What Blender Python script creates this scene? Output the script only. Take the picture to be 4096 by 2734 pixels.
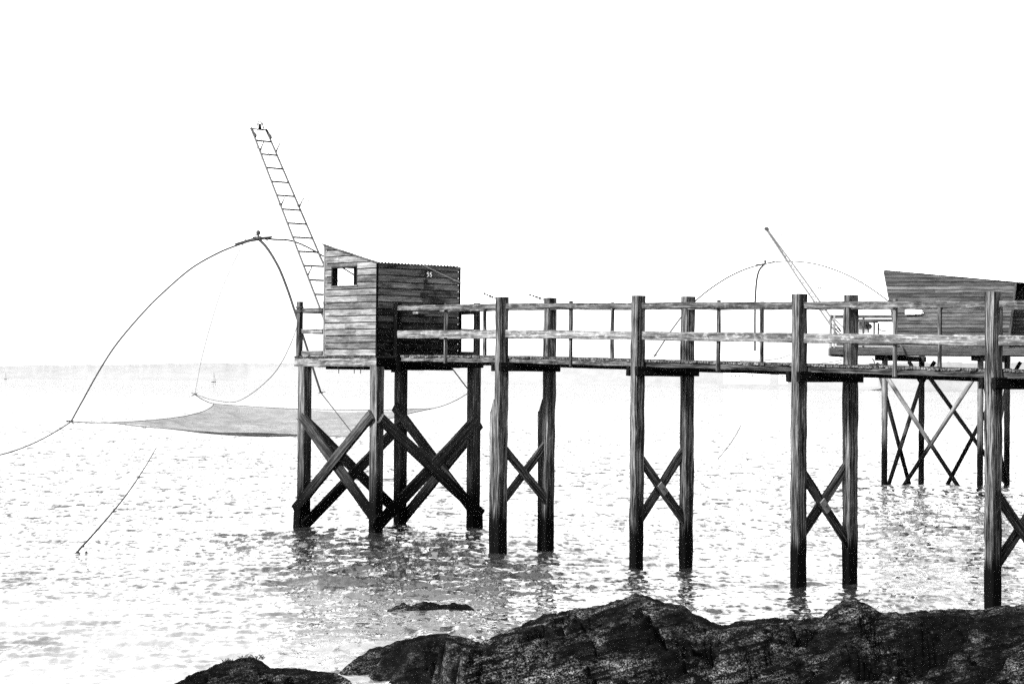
import bpy, math, random
import numpy as np
from mathutils import Vector as V

for o in list(bpy.data.objects): bpy.data.objects.remove(o)
S = bpy.context.scene
COL = S.collection
S.cycles.use_denoising = False
random.seed(7); RNG = np.random.default_rng(7)
rad = math.radians

# ------------------------------------------------------------------ camera
FPX, EYE, PITCH, ROLL = 9044.8, 3.2, 0.0172, 0.0081      # focal length in pixels of a 4096 px wide frame
cam = bpy.data.cameras.new('camera'); cam.sensor_width = 36; cam.lens = FPX/4096*36
cam.clip_start = .1; cam.clip_end = 30000
co = bpy.data.objects.new('camera', cam); COL.objects.link(co); S.camera = co
from mathutils import Matrix
_f = V((0, math.cos(PITCH), math.sin(PITCH))); _u = V((0, -math.sin(PITCH), math.cos(PITCH))); _r = V((1, 0, 0))
_R = _r*math.cos(ROLL)+_u*math.sin(ROLL); _U = _u*math.cos(ROLL)-_r*math.sin(ROLL)
co.matrix_world = Matrix(((_R.x, _U.x, -_f.x, 0), (_R.y, _U.y, -_f.y, 0), (_R.z, _U.z, -_f.z, EYE), (0, 0, 0, 1)))

def at(x, y, Y):                       # photo direction (x, y) taken out to the real distance Y
    d = _f+_R*((x-2048)/FPX)-_U*((y-1367)/FPX)
    return V((0, 0, EYE))+d*(Y/d.y)
def hor(x): return 1522.8+.0081*(x-2048)

# ------------------------------------------------------------------ sky, sun, exposure
SUN_EL, SUN_DIR = rad(38), (-.75, -.66)          # sun stands to the left, behind the camera
W = bpy.data.worlds.new('World'); S.world = W; W.use_nodes = True
nt = W.node_tree; nt.nodes.clear()
sky = nt.nodes.new('ShaderNodeTexSky'); sky.sky_type = 'NISHITA'; sky.sun_disc = False
sky.sun_elevation = SUN_EL; sky.sun_rotation = math.atan2(SUN_DIR[0], SUN_DIR[1])
sky.air_density = 1.0; sky.dust_density = 2.0; sky.ozone_density = 1.0
bw = nt.nodes.new('ShaderNodeRGBToBW'); bg = nt.nodes.new('ShaderNodeBackground'); wo = nt.nodes.new('ShaderNodeOutputWorld')
nt.links.new(sky.outputs[0], bw.inputs[0]); nt.links.new(bw.outputs[0], bg.inputs[0]); nt.links.new(bg.outputs[0], wo.inputs[0])
bg.inputs[1].default_value = 0.095
sl = bpy.data.lights.new('sun', 'SUN'); sl.energy = 4.2; sl.angle = rad(7); sl.color = (1, 1, 1)
so = bpy.data.objects.new('sun', sl); COL.objects.link(so)
_sd = V((SUN_DIR[0]*math.cos(SUN_EL), SUN_DIR[1]*math.cos(SUN_EL), math.sin(SUN_EL)))
so.rotation_euler = _sd.to_track_quat('Z', 'Y').to_euler(); so.location = (-40, -30, 40)
S.view_settings.view_transform = 'Standard'; S.view_settings.look = 'None'
S.view_settings.exposure = 2.9; S.view_settings.gamma = 1
S.cycles.max_bounces = 8; S.cycles.transparent_max_bounces = 16; S.cycles.volume_bounces = 0
S.cycles.caustics_reflective = False; S.cycles.caustics_refractive = False

# ------------------------------------------------------------------ materials
class NT:
    def __init__(s, name):
        s.m = bpy.data.materials.new(name); s.m.use_nodes = True; s.t = s.m.node_tree; s.t.nodes.clear()
    def n(s, typ, **kw):
        x = s.t.nodes.new(typ)
        for k, v in kw.items():
            if k.startswith('i_'):
                k = k[2:]; k = int(k) if k.isdigit() else k.replace('_', ' ')
                x.inputs[k].default_value = v
            else: setattr(x, k, v)
        return x
    def l(s, a, b): s.t.links.new(a, b)
    def val(s, x):
        return x
    def math(s, op, a, b=None, clamp=False):
        x = s.n('ShaderNodeMath', operation=op, use_clamp=clamp)
        for i, q in enumerate((a, b)):
            if q is None: continue
            if hasattr(q, 'is_output'): s.l(q, x.inputs[i])
            else: x.inputs[i].default_value = q
        return x.outputs[0]
    def ramp(s, v, a, b, lo=0., hi=1.):
        x = s.n('ShaderNodeMapRange', interpolation_type='SMOOTHSTEP')
        x.inputs[1].default_value = a; x.inputs[2].default_value = b; x.inputs[3].default_value = lo; x.inputs[4].default_value = hi
        s.l(v, x.inputs[0]); return x.outputs[0]
    def noise(s, vec, scale=(1, 1, 1), sc=1, det=4, rough=.55, dist=0):
        mp = s.n('ShaderNodeMapping'); mp.inputs['Scale'].default_value = scale; s.l(vec, mp.inputs[0])
        x = s.n('ShaderNodeTexNoise'); x.inputs['Scale'].default_value = sc; x.inputs['Detail'].default_value = det
        x.inputs['Roughness'].default_value = rough; x.inputs['Distortion'].default_value = dist
        s.l(mp.outputs[0], x.inputs['Vector']); return x.outputs[0]
    def mix(s, f, a, b):
        x = s.n('ShaderNodeMix', data_type='FLOAT')
        for i, q in ((0, f), (2, a), (3, b)):
            if hasattr(q, 'is_output'): s.l(q, x.inputs[i])
            else: x.inputs[i].default_value = q
        return x.outputs[0]
    def done(s, col, rough=.8, spec=.3, bump=None, bd=.01, bs=.5, metal=0., alpha=None):
        p = s.n('ShaderNodeBsdfPrincipled'); o = s.n('ShaderNodeOutputMaterial')
        for k, q in (('Base Color', col), ('Roughness', rough), ('Specular IOR Level', spec), ('Metallic', metal), ('Alpha', alpha)):
            if q is None: continue
            if hasattr(q, 'is_output'): s.l(q, p.inputs[k])
            else: p.inputs[k].default_value = (q, q, q, 1) if k == 'Base Color' else q
        if bump is not None:
            b = s.n('ShaderNodeBump'); b.inputs['Strength'].default_value = bs; b.inputs['Distance'].default_value = bd
            s.l(bump, b.inputs['Height']); s.l(b.outputs[0], p.inputs['Normal'])
        s.l(p.outputs[0], o.inputs['Surface']); return s.m

def wood(name, base, tide=None, patch=0., streak=1., wet=.0003, rough=.85, fine=1., blot=0.):
    T = NT(name)
    gr = T.n('ShaderNodeAttribute', attribute_name='gr').outputs['Vector']
    tone = T.n('ShaderNodeAttribute', attribute_name='tone').outputs['Fac']
    n1 = T.noise(gr, (1.3, 38*fine, 38*fine), 1, 5, .6)
    n2 = T.noise(gr, (2.2, 7, 7), 1, 3, .6)
    n3 = T.noise(gr, (5, 90*fine, 90*fine), 1, 3, .7)
    k = T.math('ADD', T.ramp(n1, .36, .64), T.math('MULTIPLY', T.ramp(n3, .34, .66), .55))
    k = T.math('ADD', T.math('MULTIPLY', T.math('POWER', k, 1.7), .80*streak), .07+.5*(1-streak))
    k = T.math('MULTIPLY', k, T.ramp(n2, .2, .75, .55, 1.35))
    c = T.math('MULTIPLY', T.math('MULTIPLY', k, tone), base)
    if blot:                                           # dark moist blotches of dirt
        n5 = T.noise(gr, (1.1, 2.6, 2.6), 1.4, 4, .65)
        c = T.math('MULTIPLY', c, T.ramp(n5, .36, .52, 1-blot, 1.1))
    if patch:                                          # pale bird lime and lichen
        n4 = T.noise(gr, (3.5, 9, 9), 1.6, 5, .75)
        c = T.mix(T.math('MULTIPLY', T.ramp(n4, .48, .72), patch), c, .13)
    r = rough
    if tide:
        geo = T.n('ShaderNodeNewGeometry').outputs['Position']
        sep = T.n('ShaderNodeSeparateXYZ'); T.l(geo, sep.inputs[0])
        z = T.math('ADD', sep.outputs[2], T.math('MULTIPLY', T.math('SUBTRACT', n1, .5), .8))
        a = T.ramp(z, tide[0], tide[1])
        c = T.math('MULTIPLY', c, T.ramp(sep.outputs[2], tide[1]-.2, tide[1]+1.1, .55, 1.))
        c = T.mix(a, wet, c)
    h = T.math('ADD', n1, T.math('MULTIPLY', n3, .6))
    return T.done(c, r, .02, h, .014, .8)

def plain(name, c, rough=.6, spec=.3, metal=0., var=.35, sc=14):
    T = NT(name); tc = T.n('ShaderNodeTexCoord').outputs['Object']
    n = T.noise(tc, (1, 1, 1), sc, 5, .65)
    return T.done(T.math('MULTIPLY', T.ramp(n, .25, .75, 1-var, 1+var), c), rough, spec, n, .004, .3, metal)

M = {}
M['pile'] = wood('weathered_pile_wood', .036, (.62, .92), 0, 1.2)
M['hutpile'] = wood('stilt_wood', .038, (.7, 1.75), 0, .9)
M['farpile'] = wood('round_stilt_wood', .055, (1.05, 1.75), 0, .5, wet=.0004)
M['rail'] = wood('rail_wood', .034, None, .35, .8, blot=.5)
M['railpale'] = wood('pale_rail_wood', .058, None, .75, .7)
M['dark'] = wood('shade_dark_wood', .004, None, 0, 1)  # near-black wood: shade on undersides and turned-away timbers put into the colour
M['siding'] = wood('siding_wood', .066, None, .25, .6, fine=2.2, blot=.35)
M['doorside'] = wood('door_siding_wood', .125, None, .2, .6, fine=2.0, blot=.7)  # siding of the door walls, with stronger dirt blotches
M['sidingfar'] = wood('far_siding_wood', .04, None, .0, .5, fine=1.8, blot=.25)
M['platform'] = wood('platform_wood', .05, None, .55, .8, blot=.4)
M['jamb'] = wood('window_jamb_wood', .008, None, 0, .4)
M['roof'] = plain('galvanised_sheet', .82, .55, .4, 0, .04)
M['iron'] = plain('dark_iron', .006, .7, .15)
M['galv'] = plain('galvanised_steel', .012, .6, .2, .0)
M['pole'] = plain('hoop_pole', .006, .7, .1)
M['palepole'] = plain('pale_hoop_pole', .08, .6, .3)
M['rope'] = plain('grey_rope', .02, .9, .1)
M['wire'] = plain('steel_wire', .03, .5, .3, .2)
M['white'] = plain('white_paint', .8, .6, .3, 0, .06)
M['plate'] = plain('grey_plate', .05, .6, .3, .2)
M['housewall'] = plain('render_wall', .75, .8, .2, 0, .05, 1)
M['houseroof'] = plain('tile_roof', .2, .8, .2, 0, .2, 1)
M['weed'] = plain('seaweed', .012, .6, .4)

T = NT('net_mesh'); gr = T.n('ShaderNodeAttribute', attribute_name='gr').outputs['Vector']
n = T.noise(gr, (1, 1, 1), 3.0, 4, .6)
M['net'] = T.done(.05, .9, .1, None, alpha=T.ramp(n, .3, .7, .68, .96))
M['netfar'] = None
T = NT('pale_net_mesh'); gr = T.n('ShaderNodeAttribute', attribute_name='gr').outputs['Vector']
n = T.noise(gr, (1, 1, 1), 5.0, 4, .6)
M['netfar'] = T.done(.3, .9, .1, None, alpha=T.ramp(n, .35, .75, .0, .22))

# rock: black weedy stone; pale streaked specks are barnacles and glints painted in
T = NT('wet_rock'); pos = T.n('ShaderNodeNewGeometry').outputs['Position']
a = T.noise(pos, (1, .8, 1), .75, 4, .6); b_ = T.noise(pos, (1, .6, 2.5), 9, 6, .72); c_ = T.noise(pos, (1, .5, 1.2), 60, 4, .7)
mp = T.n('ShaderNodeMapping'); mp.inputs['Rotation'].default_value = (.05, .27, 0); T.l(pos, mp.inputs[0])
strat = T.noise(mp.outputs[0], (1.1, 1.6, 12), 1.5, 6, .7, .6)
zone = T.math('MULTIPLY', T.ramp(a, .42, .60), T.ramp(strat, .40, .58))
k = T.math('ADD', T.math('MULTIPLY', T.ramp(b_, .38, .7), .002), .0004)
sp = T.math('MULTIPLY', T.ramp(c_, .44, .62), T.math('MULTIPLY', T.ramp(b_, .36, .60), zone))
sp2 = T.math('MULTIPLY', T.ramp(c_, .60, .70), T.ramp(b_, .5, .65))
k = T.mix(T.math('MAXIMUM', sp, T.math('MULTIPLY', sp2, .45)), k, .13)
hb = T.math('ADD', T.math('MULTIPLY', b_, 1.2), T.math('ADD', T.math('MULTIPLY', strat, 1.5), T.math('MULTIPLY', c_, .35)))
M['rock'] = T.done(k, .8, .015, hb, .07, 1.0)

FAR_CHOP = 1.75
# sea: mirror-like rippled surface over turbid water; foam where the mesh says so
T = NT('sea_water'); pos = T.n('ShaderNodeNewGeometry').outputs['Position']
foam = T.n('ShaderNodeAttribute', attribute_name='foam').outputs['Fac']
n1 = T.noise(pos, (1, 1.6, 1), 5.5, 4, .6); n2 = T.noise(pos, (.55, 1.5, 1), 1.2, 4, .55)
fn = T.noise(pos, (1, 1, 1), 4, 6, .7)
fm = T.math('MULTIPLY', T.ramp(T.math('ADD', fn, T.math('SUBTRACT', foam, .5)), .42, .55), T.ramp(foam, .02, .2))
silt = T.n('ShaderNodeAttribute', attribute_name='silt').outputs['Fac']
SEA_BASE = T.mix(silt, .008, .09)
n3 = T.noise(pos, (1.5, .62, 1), 1.0, 3, .55)
hb = T.math('ADD', T.math('MULTIPLY', n1, .010), T.math('ADD', T.math('MULTIPLY', n2, .02), T.math('MULTIPLY', n3, .05)))
T.done(T.mix(fm, SEA_BASE, .75), T.mix(fm, .04, .8), 1.0, hb, 1.0, 1.0)
# wavelets too small for the mesh far out: they tilt the surface normal
sep = T.n('ShaderNodeSeparateXYZ'); T.l(pos, sep.inputs[0])
mp = T.n('ShaderNodeMapping'); mp.inputs['Scale'].default_value = (3.5, 1.3, 1); T.l(pos, mp.inputs[0])
nz = T.n('ShaderNodeTexNoise'); nz.inputs['Scale'].default_value = 1.0; nz.inputs['Detail'].default_value = 3; nz.inputs['Roughness'].default_value = .55
T.l(mp.outputs[0], nz.inputs['Vector'])
big = T.noise(pos, (.22, .07, 1), 1.0, 4, .65)
amp = T.math('MULTIPLY', T.math('ADD', T.ramp(sep.outputs[1], 38, 70, .35, FAR_CHOP), T.ramp(sep.outputs[1], 90, 500, 0, 1.1)), T.ramp(big, .32, .68, .45, 1.35))
v1 = T.n('ShaderNodeVectorMath', operation='SUBTRACT'); T.l(nz.outputs['Color'], v1.inputs[0]); v1.inputs[1].default_value = (.5, .5, .5)
v2 = T.n('ShaderNodeVectorMath', operation='MULTIPLY'); T.l(v1.outputs[0], v2.inputs[0]); v2.inputs[1].default_value = (1, 1, 0)
v3 = T.n('ShaderNodeVectorMath', operation='SCALE'); T.l(v2.outputs[0], v3.inputs[0]); T.l(amp, v3.inputs['Scale'])
mp2 = T.n('ShaderNodeMapping'); mp2.inputs['Scale'].default_value = (9, 4.2, 1); T.l(pos, mp2.inputs[0])
nf = T.n('ShaderNodeTexNoise'); nf.inputs['Scale'].default_value = 1.0; nf.inputs['Detail'].default_value = 2; T.l(mp2.outputs[0], nf.inputs['Vector'])
w1 = T.n('ShaderNodeVectorMath', operation='SUBTRACT'); T.l(nf.outputs['Color'], w1.inputs[0]); w1.inputs[1].default_value = (.5, .5, .5)
w2 = T.n('ShaderNodeVectorMath', operation='MULTIPLY'); T.l(w1.outputs[0], w2.inputs[0]); w2.inputs[1].default_value = (1.0, 1.0, 0)
w3 = T.n('ShaderNodeVectorMath', operation='ADD'); T.l(v3.outputs[0], w3.inputs[0]); T.l(w2.outputs[0], w3.inputs[1]); v3 = w3
bn = [x for x in T.t.nodes if x.bl_idname == 'ShaderNodeBump'][0]; pb = [x for x in T.t.nodes if x.bl_idname == 'ShaderNodeBsdfPrincipled'][0]
v4 = T.n('ShaderNodeVectorMath', operation='ADD'); T.l(bn.outputs[0], v4.inputs[0]); T.l(v3.outputs[0], v4.inputs[1])
v5 = T.n('ShaderNodeVectorMath', operation='NORMALIZE'); T.l(v4.outputs[0], v5.inputs[0]); T.l(v5.outputs[0], pb.inputs['Normal'])
M['sea'] = T.m

T = NT('far_shore_land'); pos = T.n('ShaderNodeNewGeometry').outputs['Position']
n = T.noise(pos, (.35, .1, 1.6), .12, 6, .7)
M['land'] = T.done(T.ramp(n, .3, .7, .062, .078), .9, .05)
T = NT('sea_bed'); M['bed'] = T.done(.2, .9, .1)
T = NT('distant_trees'); pos = T.n('ShaderNodeNewGeometry').outputs['Position']
n = T.noise(pos, (1, 1, 1), .5, 5, .7); M['tree'] = T.done(T.ramp(n, .3, .7, .015, .06), .9, .1)

# ------------------------------------------------------------------ mesh builder
def noise1(n, amp, smooth=2):
    x = RNG.normal(0, 1, n+4)
    for _ in range(smooth): x = np.convolve(x, [.25, .5, .25], 'same')
    return x[2:2+n]*amp*1.6
class MB:
    def __init__(s): s.v = []; s.f = []; s.g = []; s.t = []; s.n = 0
    def add(s, vs, fs, g, tone):
        b = s.n
        s.v += [tuple(q) for q in vs]; s.f += [tuple(i+b for i in q) for q in fs]; s.g += [tuple(q) for q in g]
        s.t += [tone]*len(vs); s.n += len(vs)
        return s
    def beam(s, p0, p1, w, d, wdir, tone=None, seg=.3, jit=.003, ch=.008, taper=None, ends=True):
        """sawn timber from p0 to p1; w along wdir, d across"""
        p0, p1 = V(p0), V(p1); a = p1-p0; L = a.length; a = a/L
        u = V(wdir); u = (u-a*u.dot(a)).normalized(); v = a.cross(u)
        n = max(1, int(L/seg)); c = min(ch, w*.3, d*.3)
        prof = [(-w/2+c, -d/2), (w/2-c, -d/2), (w/2, -d/2+c), (w/2, d/2-c), (w/2-c, d/2), (-w/2+c, d/2), (-w/2, d/2-c), (-w/2, -d/2+c)]
        if tone is None: tone = random.uniform(.78, 1.2)
        off = [random.uniform(0, 50) for _ in range(3)]
        jx = [noise1(n+1, jit) for _ in range(8)]; jy = [noise1(n+1, jit) for _ in range(8)]
        vs = []; g = []
        for i in range(n+1):
            c0 = p0+a*(L*i/n)
            for k, (x, y) in enumerate(prof):
                x2 = x+jx[k][i]; y2 = y+jy[k][i]
                vs.append(c0+u*x2+v*y2); g.append((L*i/n+off[0], x+off[1], y+off[2]))
        fs = []
        for i in range(n):
            for k in range(8):
                q = (k+1) % 8
                fs.append((i*8+k, i*8+q, (i+1)*8+q, (i+1)*8+k))
        fs.append(tuple(range(7, -1, -1))); fs.append(tuple(n*8+k for k in range(8)))
        return s.add(vs, fs, g, tone)
    def tube(s, pts, r, n=8, tone=None, cap=True):
        pts = [V(q) for q in pts]; N = len(pts)
        rs = r if isinstance(r, (list, tuple)) else [r]*N
        if tone is None: tone = random.uniform(.85, 1.15)
        off = [random.uniform(0, 50) for _ in range(3)]
        vs = []; g = []; L = 0; up = None
        for i, q in enumerate(pts):
            a = (pts[min(i+1, N-1)]-pts[max(i-1, 0)]).normalized()
            if up is None: up = a.orthogonal().normalized()
            else: up = (up-a*up.dot(a)).normalized()
            w = a.cross(up)
            if i: L += (q-pts[i-1]).length
            for k in range(n):
                t = 2*math.pi*k/n
                vs.append(q+(up*math.cos(t)+w*math.sin(t))*rs[i]); g.append((L+off[0], math.cos(t)*rs[i]+off[1], math.sin(t)*rs[i]+off[2]))
        fs = [(i*n+k, i*n+(k+1) % n, (i+1)*n+(k+1) % n, (i+1)*n+k) for i in range(N-1) for k in range(n)]
        if cap: fs.append(tuple(range(n-1, -1, -1))); fs.append(tuple((N-1)*n+k for k in range(n)))
        return s.add(vs, fs, g, tone)
    def ball(s, c, r, n=8, m=6, tone=1., sq=(1, 1, 1)):
        c = V(c); vs = []; fs = []
        for j in range(m+1):
            ph = math.pi*j/m
            for k in range(n):
                t = 2*math.pi*k/n
                vs.append(c+V((math.sin(ph)*math.cos(t)*sq[0], math.sin(ph)*math.sin(t)*sq[1], math.cos(ph)*sq[2]))*r)
        for j in range(m):
            for k in range(n): fs.append((j*n+k, (j+1)*n+k, (j+1)*n+(k+1) % n, j*n+(k+1) % n))
        return s.add(vs, fs, [tuple(q) for q in vs], tone)
    def grid(s, P, tone=1., g=None):
        """P[i][j] -> vectors"""
        ni, nj = len(P), len(P[0]); vs = [q for r in P for q in r]
        fs = [(i*nj+j, i*nj+j+1, (i+1)*nj+j+1, (i+1)*nj+j) for i in range(ni-1) for j in range(nj-1)]
        return s.add(vs, fs, g or [tuple(q) for q in vs], tone)
    def build(s, name, mat, parent=None, smooth=False):
        me = bpy.data.meshes.new(name); me.from_pydata(s.v, [], s.f); me.update()
        at_ = me.attributes.new('gr', 'FLOAT_VECTOR', 'POINT'); at_.data.foreach_set('vector', np.array(s.g, np.float32).ravel())
        at_ = me.attributes.new('tone', 'FLOAT', 'POINT'); at_.data.foreach_set('value', np.array(s.t, np.float32))
        if smooth: me.polygons.foreach_set('use_smooth', [True]*len(me.polygons))
        me.materials.append(M[mat]); o = bpy.data.objects.new(name, me); COL.objects.link(o)
        if parent is not None:
            o.parent = parent
            q = parent; off = V((0, 0, 0))
            while q is not None: off += q.location; q = q.parent
            o.location = -off
        return o
def thing(name, loc, label, cat, group=None):
    o = bpy.data.objects.new(name, None); COL.objects.link(o); o.location = loc
    o.empty_display_size = .3
    return tag(o, label, cat, group)
def tag(o, label, cat, group=None):
    o['label'] = label; o['category'] = cat
    if group: o['group'] = group
    return o
def struct(o, kind='structure'): o['kind'] = kind; return o
def sag(p0, p1, s, n=12):
    p0, p1 = V(p0), V(p1)
    return [p0.lerp(p1, i/n)-V((0, 0, 4*s*(i/n)*(1-i/n))) for i in range(n+1)]
def bez(pts, n=24):
    """Catmull-Rom through pts"""
    P = [V(q) for q in pts]; P = [P[0]*2-P[1]]+P+[P[-1]*2-P[-2]]; out = []
    for i in range(1, len(P)-2):
        for k in range(n):
            t = k/n; a, b, c, d = P[i-1:i+3]
            out.append(.5*((2*b)+(c-a)*t+(2*a-5*b+4*c-d)*t*t+(3*b-a-3*c+d)*t**3))
    return out+[P[-2]]

# ------------------------------------------------------------------ numpy noise
def vnoise(x, y, seed=0):
    r = np.random.default_rng(seed); p = r.permutation(512); G = r.uniform(-1, 1, 512)
    xi = np.floor(x).astype(int); yi = np.floor(y).astype(int); fx = x-xi; fy = y-yi
    fx = fx*fx*fx*(fx*(fx*6-15)+10); fy = fy*fy*fy*(fy*(fy*6-15)+10)
    h = lambda a, b: G[p[(p[a & 511]+b) & 511]]
    return (h(xi, yi)*(1-fx)+h(xi+1, yi)*fx)*(1-fy)+(h(xi, yi+1)*(1-fx)+h(xi+1, yi+1)*fx)*fy
def fbm(x, y, oct=5, seed=0, gain=.5):
    s = 0; a = 1
    for i in range(oct): s = s+a*vnoise(x*2**i+17.3*i, y*2**i+5.1*i, seed+i); a *= gain
    return s
def sst(x, a, b):
    t = np.clip((x-a)/(b-a), 0, 1); return t*t*(3-2*t)
def np_mesh(name, X, Y, Z, mat, attrs=None, smooth=True):
    ni, nj = X.shape; v = np.stack([X, Y, Z], -1).reshape(-1, 3).astype(np.float32)
    i, j = np.meshgrid(np.arange(ni-1), np.arange(nj-1), indexing='ij'); b = (i*nj+j)
    q = np.stack([b, b+1, b+nj+1, b+nj], -1).reshape(-1, 4)
    e1 = v[q[0, 1]]-v[q[0, 0]]; e2 = v[q[0, 3]]-v[q[0, 0]]
    if np.cross(e1, e2)[2] < 0: q = q[:, ::-1]
    me = bpy.data.meshes.new(name); me.vertices.add(len(v)); me.vertices.foreach_set('co', v.ravel())
    me.loops.add(q.size); me.loops.foreach_set('vertex_index', q.ravel().astype(np.int32))
    me.polygons.add(len(q)); me.polygons.foreach_set('loop_start', np.arange(0, q.size, 4, dtype=np.int32))
    me.update(calc_edges=True); me.validate()
    if smooth: me.polygons.foreach_set('use_smooth', np.ones(len(q), bool))
    for k, a in (attrs or {}).items():
        at_ = me.attributes.new(k, 'FLOAT', 'POINT'); at_.data.foreach_set('value', a.ravel().astype(np.float32))
    me.materials.append(M[mat]); o = bpy.data.objects.new(name, me); COL.objects.link(o); return o

# ------------------------------------------------------------------ the sea
def build_sea():
    # dense fan where the waves show, wide and flat beyond
    az = np.concatenate([np.linspace(-1.35, -.27, 24)[:-1], np.linspace(-.27, .27, 760), np.linspace(.27, 1.35, 24)[1:]])
    inv = np.concatenate([np.linspace(1/9., 1/17., 60)[:-1], np.linspace(1/17., 1/420., 760)[:-1], np.linspace(1/420., 1/9000., 24)])
    D = 1/inv
    DD, AA = np.meshgrid(D, az, indexing='ij')
    X = np.tan(AA)*DD; Y = DD.copy()
    dr = np.gradient(D)[:, None]*np.ones_like(AA)
    Z = np.zeros_like(X); r = np.random.default_rng(11)
    gust = .7+.25*fbm(X/5, Y/9, 3, 5)+.5*fbm(X/1.1, Y/2.6, 2, 15)
    rough = gust+1.9*np.exp(-((X+1.3)/3.0)**2-((Y-38.8)/5.2)**2)+.7*np.exp(-((X-3.4)/1.1)**2-((Y-36.2)/1.6)**2)+.45*np.exp(-((X-9)/3.5)**2-((Y-52)/9)**2)
    N = 90
    lam = np.exp(r.uniform(math.log(.26), math.log(1.9), N))
    for k in range(N):
        th = rad(-97+r.normal(0, 38 if lam[k] < 1.5 else 26)); kk = 2*math.pi/lam[k]
        s = .10*math.sqrt(2/N)*(1.2 if lam[k] < 1.3 else .55)
        amp = s/kk*sst(lam[k]/dr, 1.5, 2.8)
        ph = kk*(X*math.cos(th)+Y*math.sin(th))+r.uniform(0, 6.28)+1.2*vnoise(X/(lam[k]*5), Y/(lam[k]*5), 40+k)
        Z += amp*(np.sin(ph)-.34*np.sin(2*ph)) * (rough if lam[k] < 2.5 else 1)
    # low swell, and the swell standing round the stilts
    Z += .028*np.sin(2*math.pi*(Y*.96+X*.25)/8.5+1.2*vnoise(X/9, Y/9, 3)+.4)*sst(8.5/dr, 2, 5)
    Z += .20*np.exp(-((X+2.2)/4.)**2-((Y-46.2)/3.4)**2)
    Z += .10*np.exp(-((X-12.5)/4.)**2-((Y-68.)/2.2)**2)
    wide = 1-sst(np.abs(AA), .255, .27)
    Z *= wide
    # foam: in the gap between the front rocks and round the surf rocks
    F = .85*np.exp(-((X+.93)/.42)**2-((Y-24.1)/.55)**2)+.42*np.exp(-((X+2.0)/.3)**2-((Y-31.6)/.3)**2)
    F += .38*np.exp(-((X+2.6)/1.6)**2-((Y-25.6)/.9)**2)+.3*np.exp(-((X+4.7)/1.7)**2-((Y-27.9)/.35)**2)
    Z += .05*F*(.6+.5*fbm(X*5, Y*5, 4, 77))
    silt = (1-sst(Y, 26, 38))*(1-sst(X, -2.6, .8))*(.8+.5*fbm(X/1.5, Y/3, 3, 61))
    return struct(np_mesh('sea', X, Y, Z, 'sea', {'foam': F, 'silt': np.clip(silt, 0, 1)}))
build_sea()
m = MB(); m.grid([[V((x, y, -2.6)) for x in (-9000, 9000)] for y in (-3000, 9500)]); struct(m.build('seabed', 'bed'))

# ------------------------------------------------------------------ far shore
def build_hills():
    xs = np.array([-2500, -300, 500, 1000, 1400, 1900, 2300, 2600, 2900, 3200, 3700, 4400, 6500])
    Ds = np.array([4200, 3900, 3700, 3500, 3100, 2600, 2200, 1800, 1450, 1170, 1090, 1050, 900])
    ys = np.array([1475, 1467, 1456, 1449, 1455, 1455, 1458, 1463, 1468, 1458, 1449, 1447, 1440])
    px = np.linspace(-2400, 6400, 900); D = np.interp(px, xs, Ds); D = D*(1+.012*fbm(px/260, px*0+.5, 1, 9))
    H = EYE+(hor(px)-np.interp(px, xs, ys))*(D*1.06)/FPX
    H = H*(1+.04*fbm(px/150, px*0+3.3, 5, 31))+.00025*D*fbm(px/14, px*0+8, 4, 21)
    prof = [(-.02, -1.5), (0, .05), (.004, .25), (.02, .62), (.05, .92), (.075, 1.0), (.12, .95), (.25, .6), (.4, -.1)]
    X = []; Y = []; Z = []
    for a, hgt in prof:
        d = D*(1+a); X.append((px-2048)/FPX*d); Y.append(d); Z.append(np.where(hgt < 0, hgt, H*hgt)+(H*.02*fbm(px/22, px*0+a*90, 3, 8) if .1 < hgt < .99 else 0))
    return struct(np_mesh('hills', np.array(X), np.array(Y), np.array(Z), 'land'))
build_hills()

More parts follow.
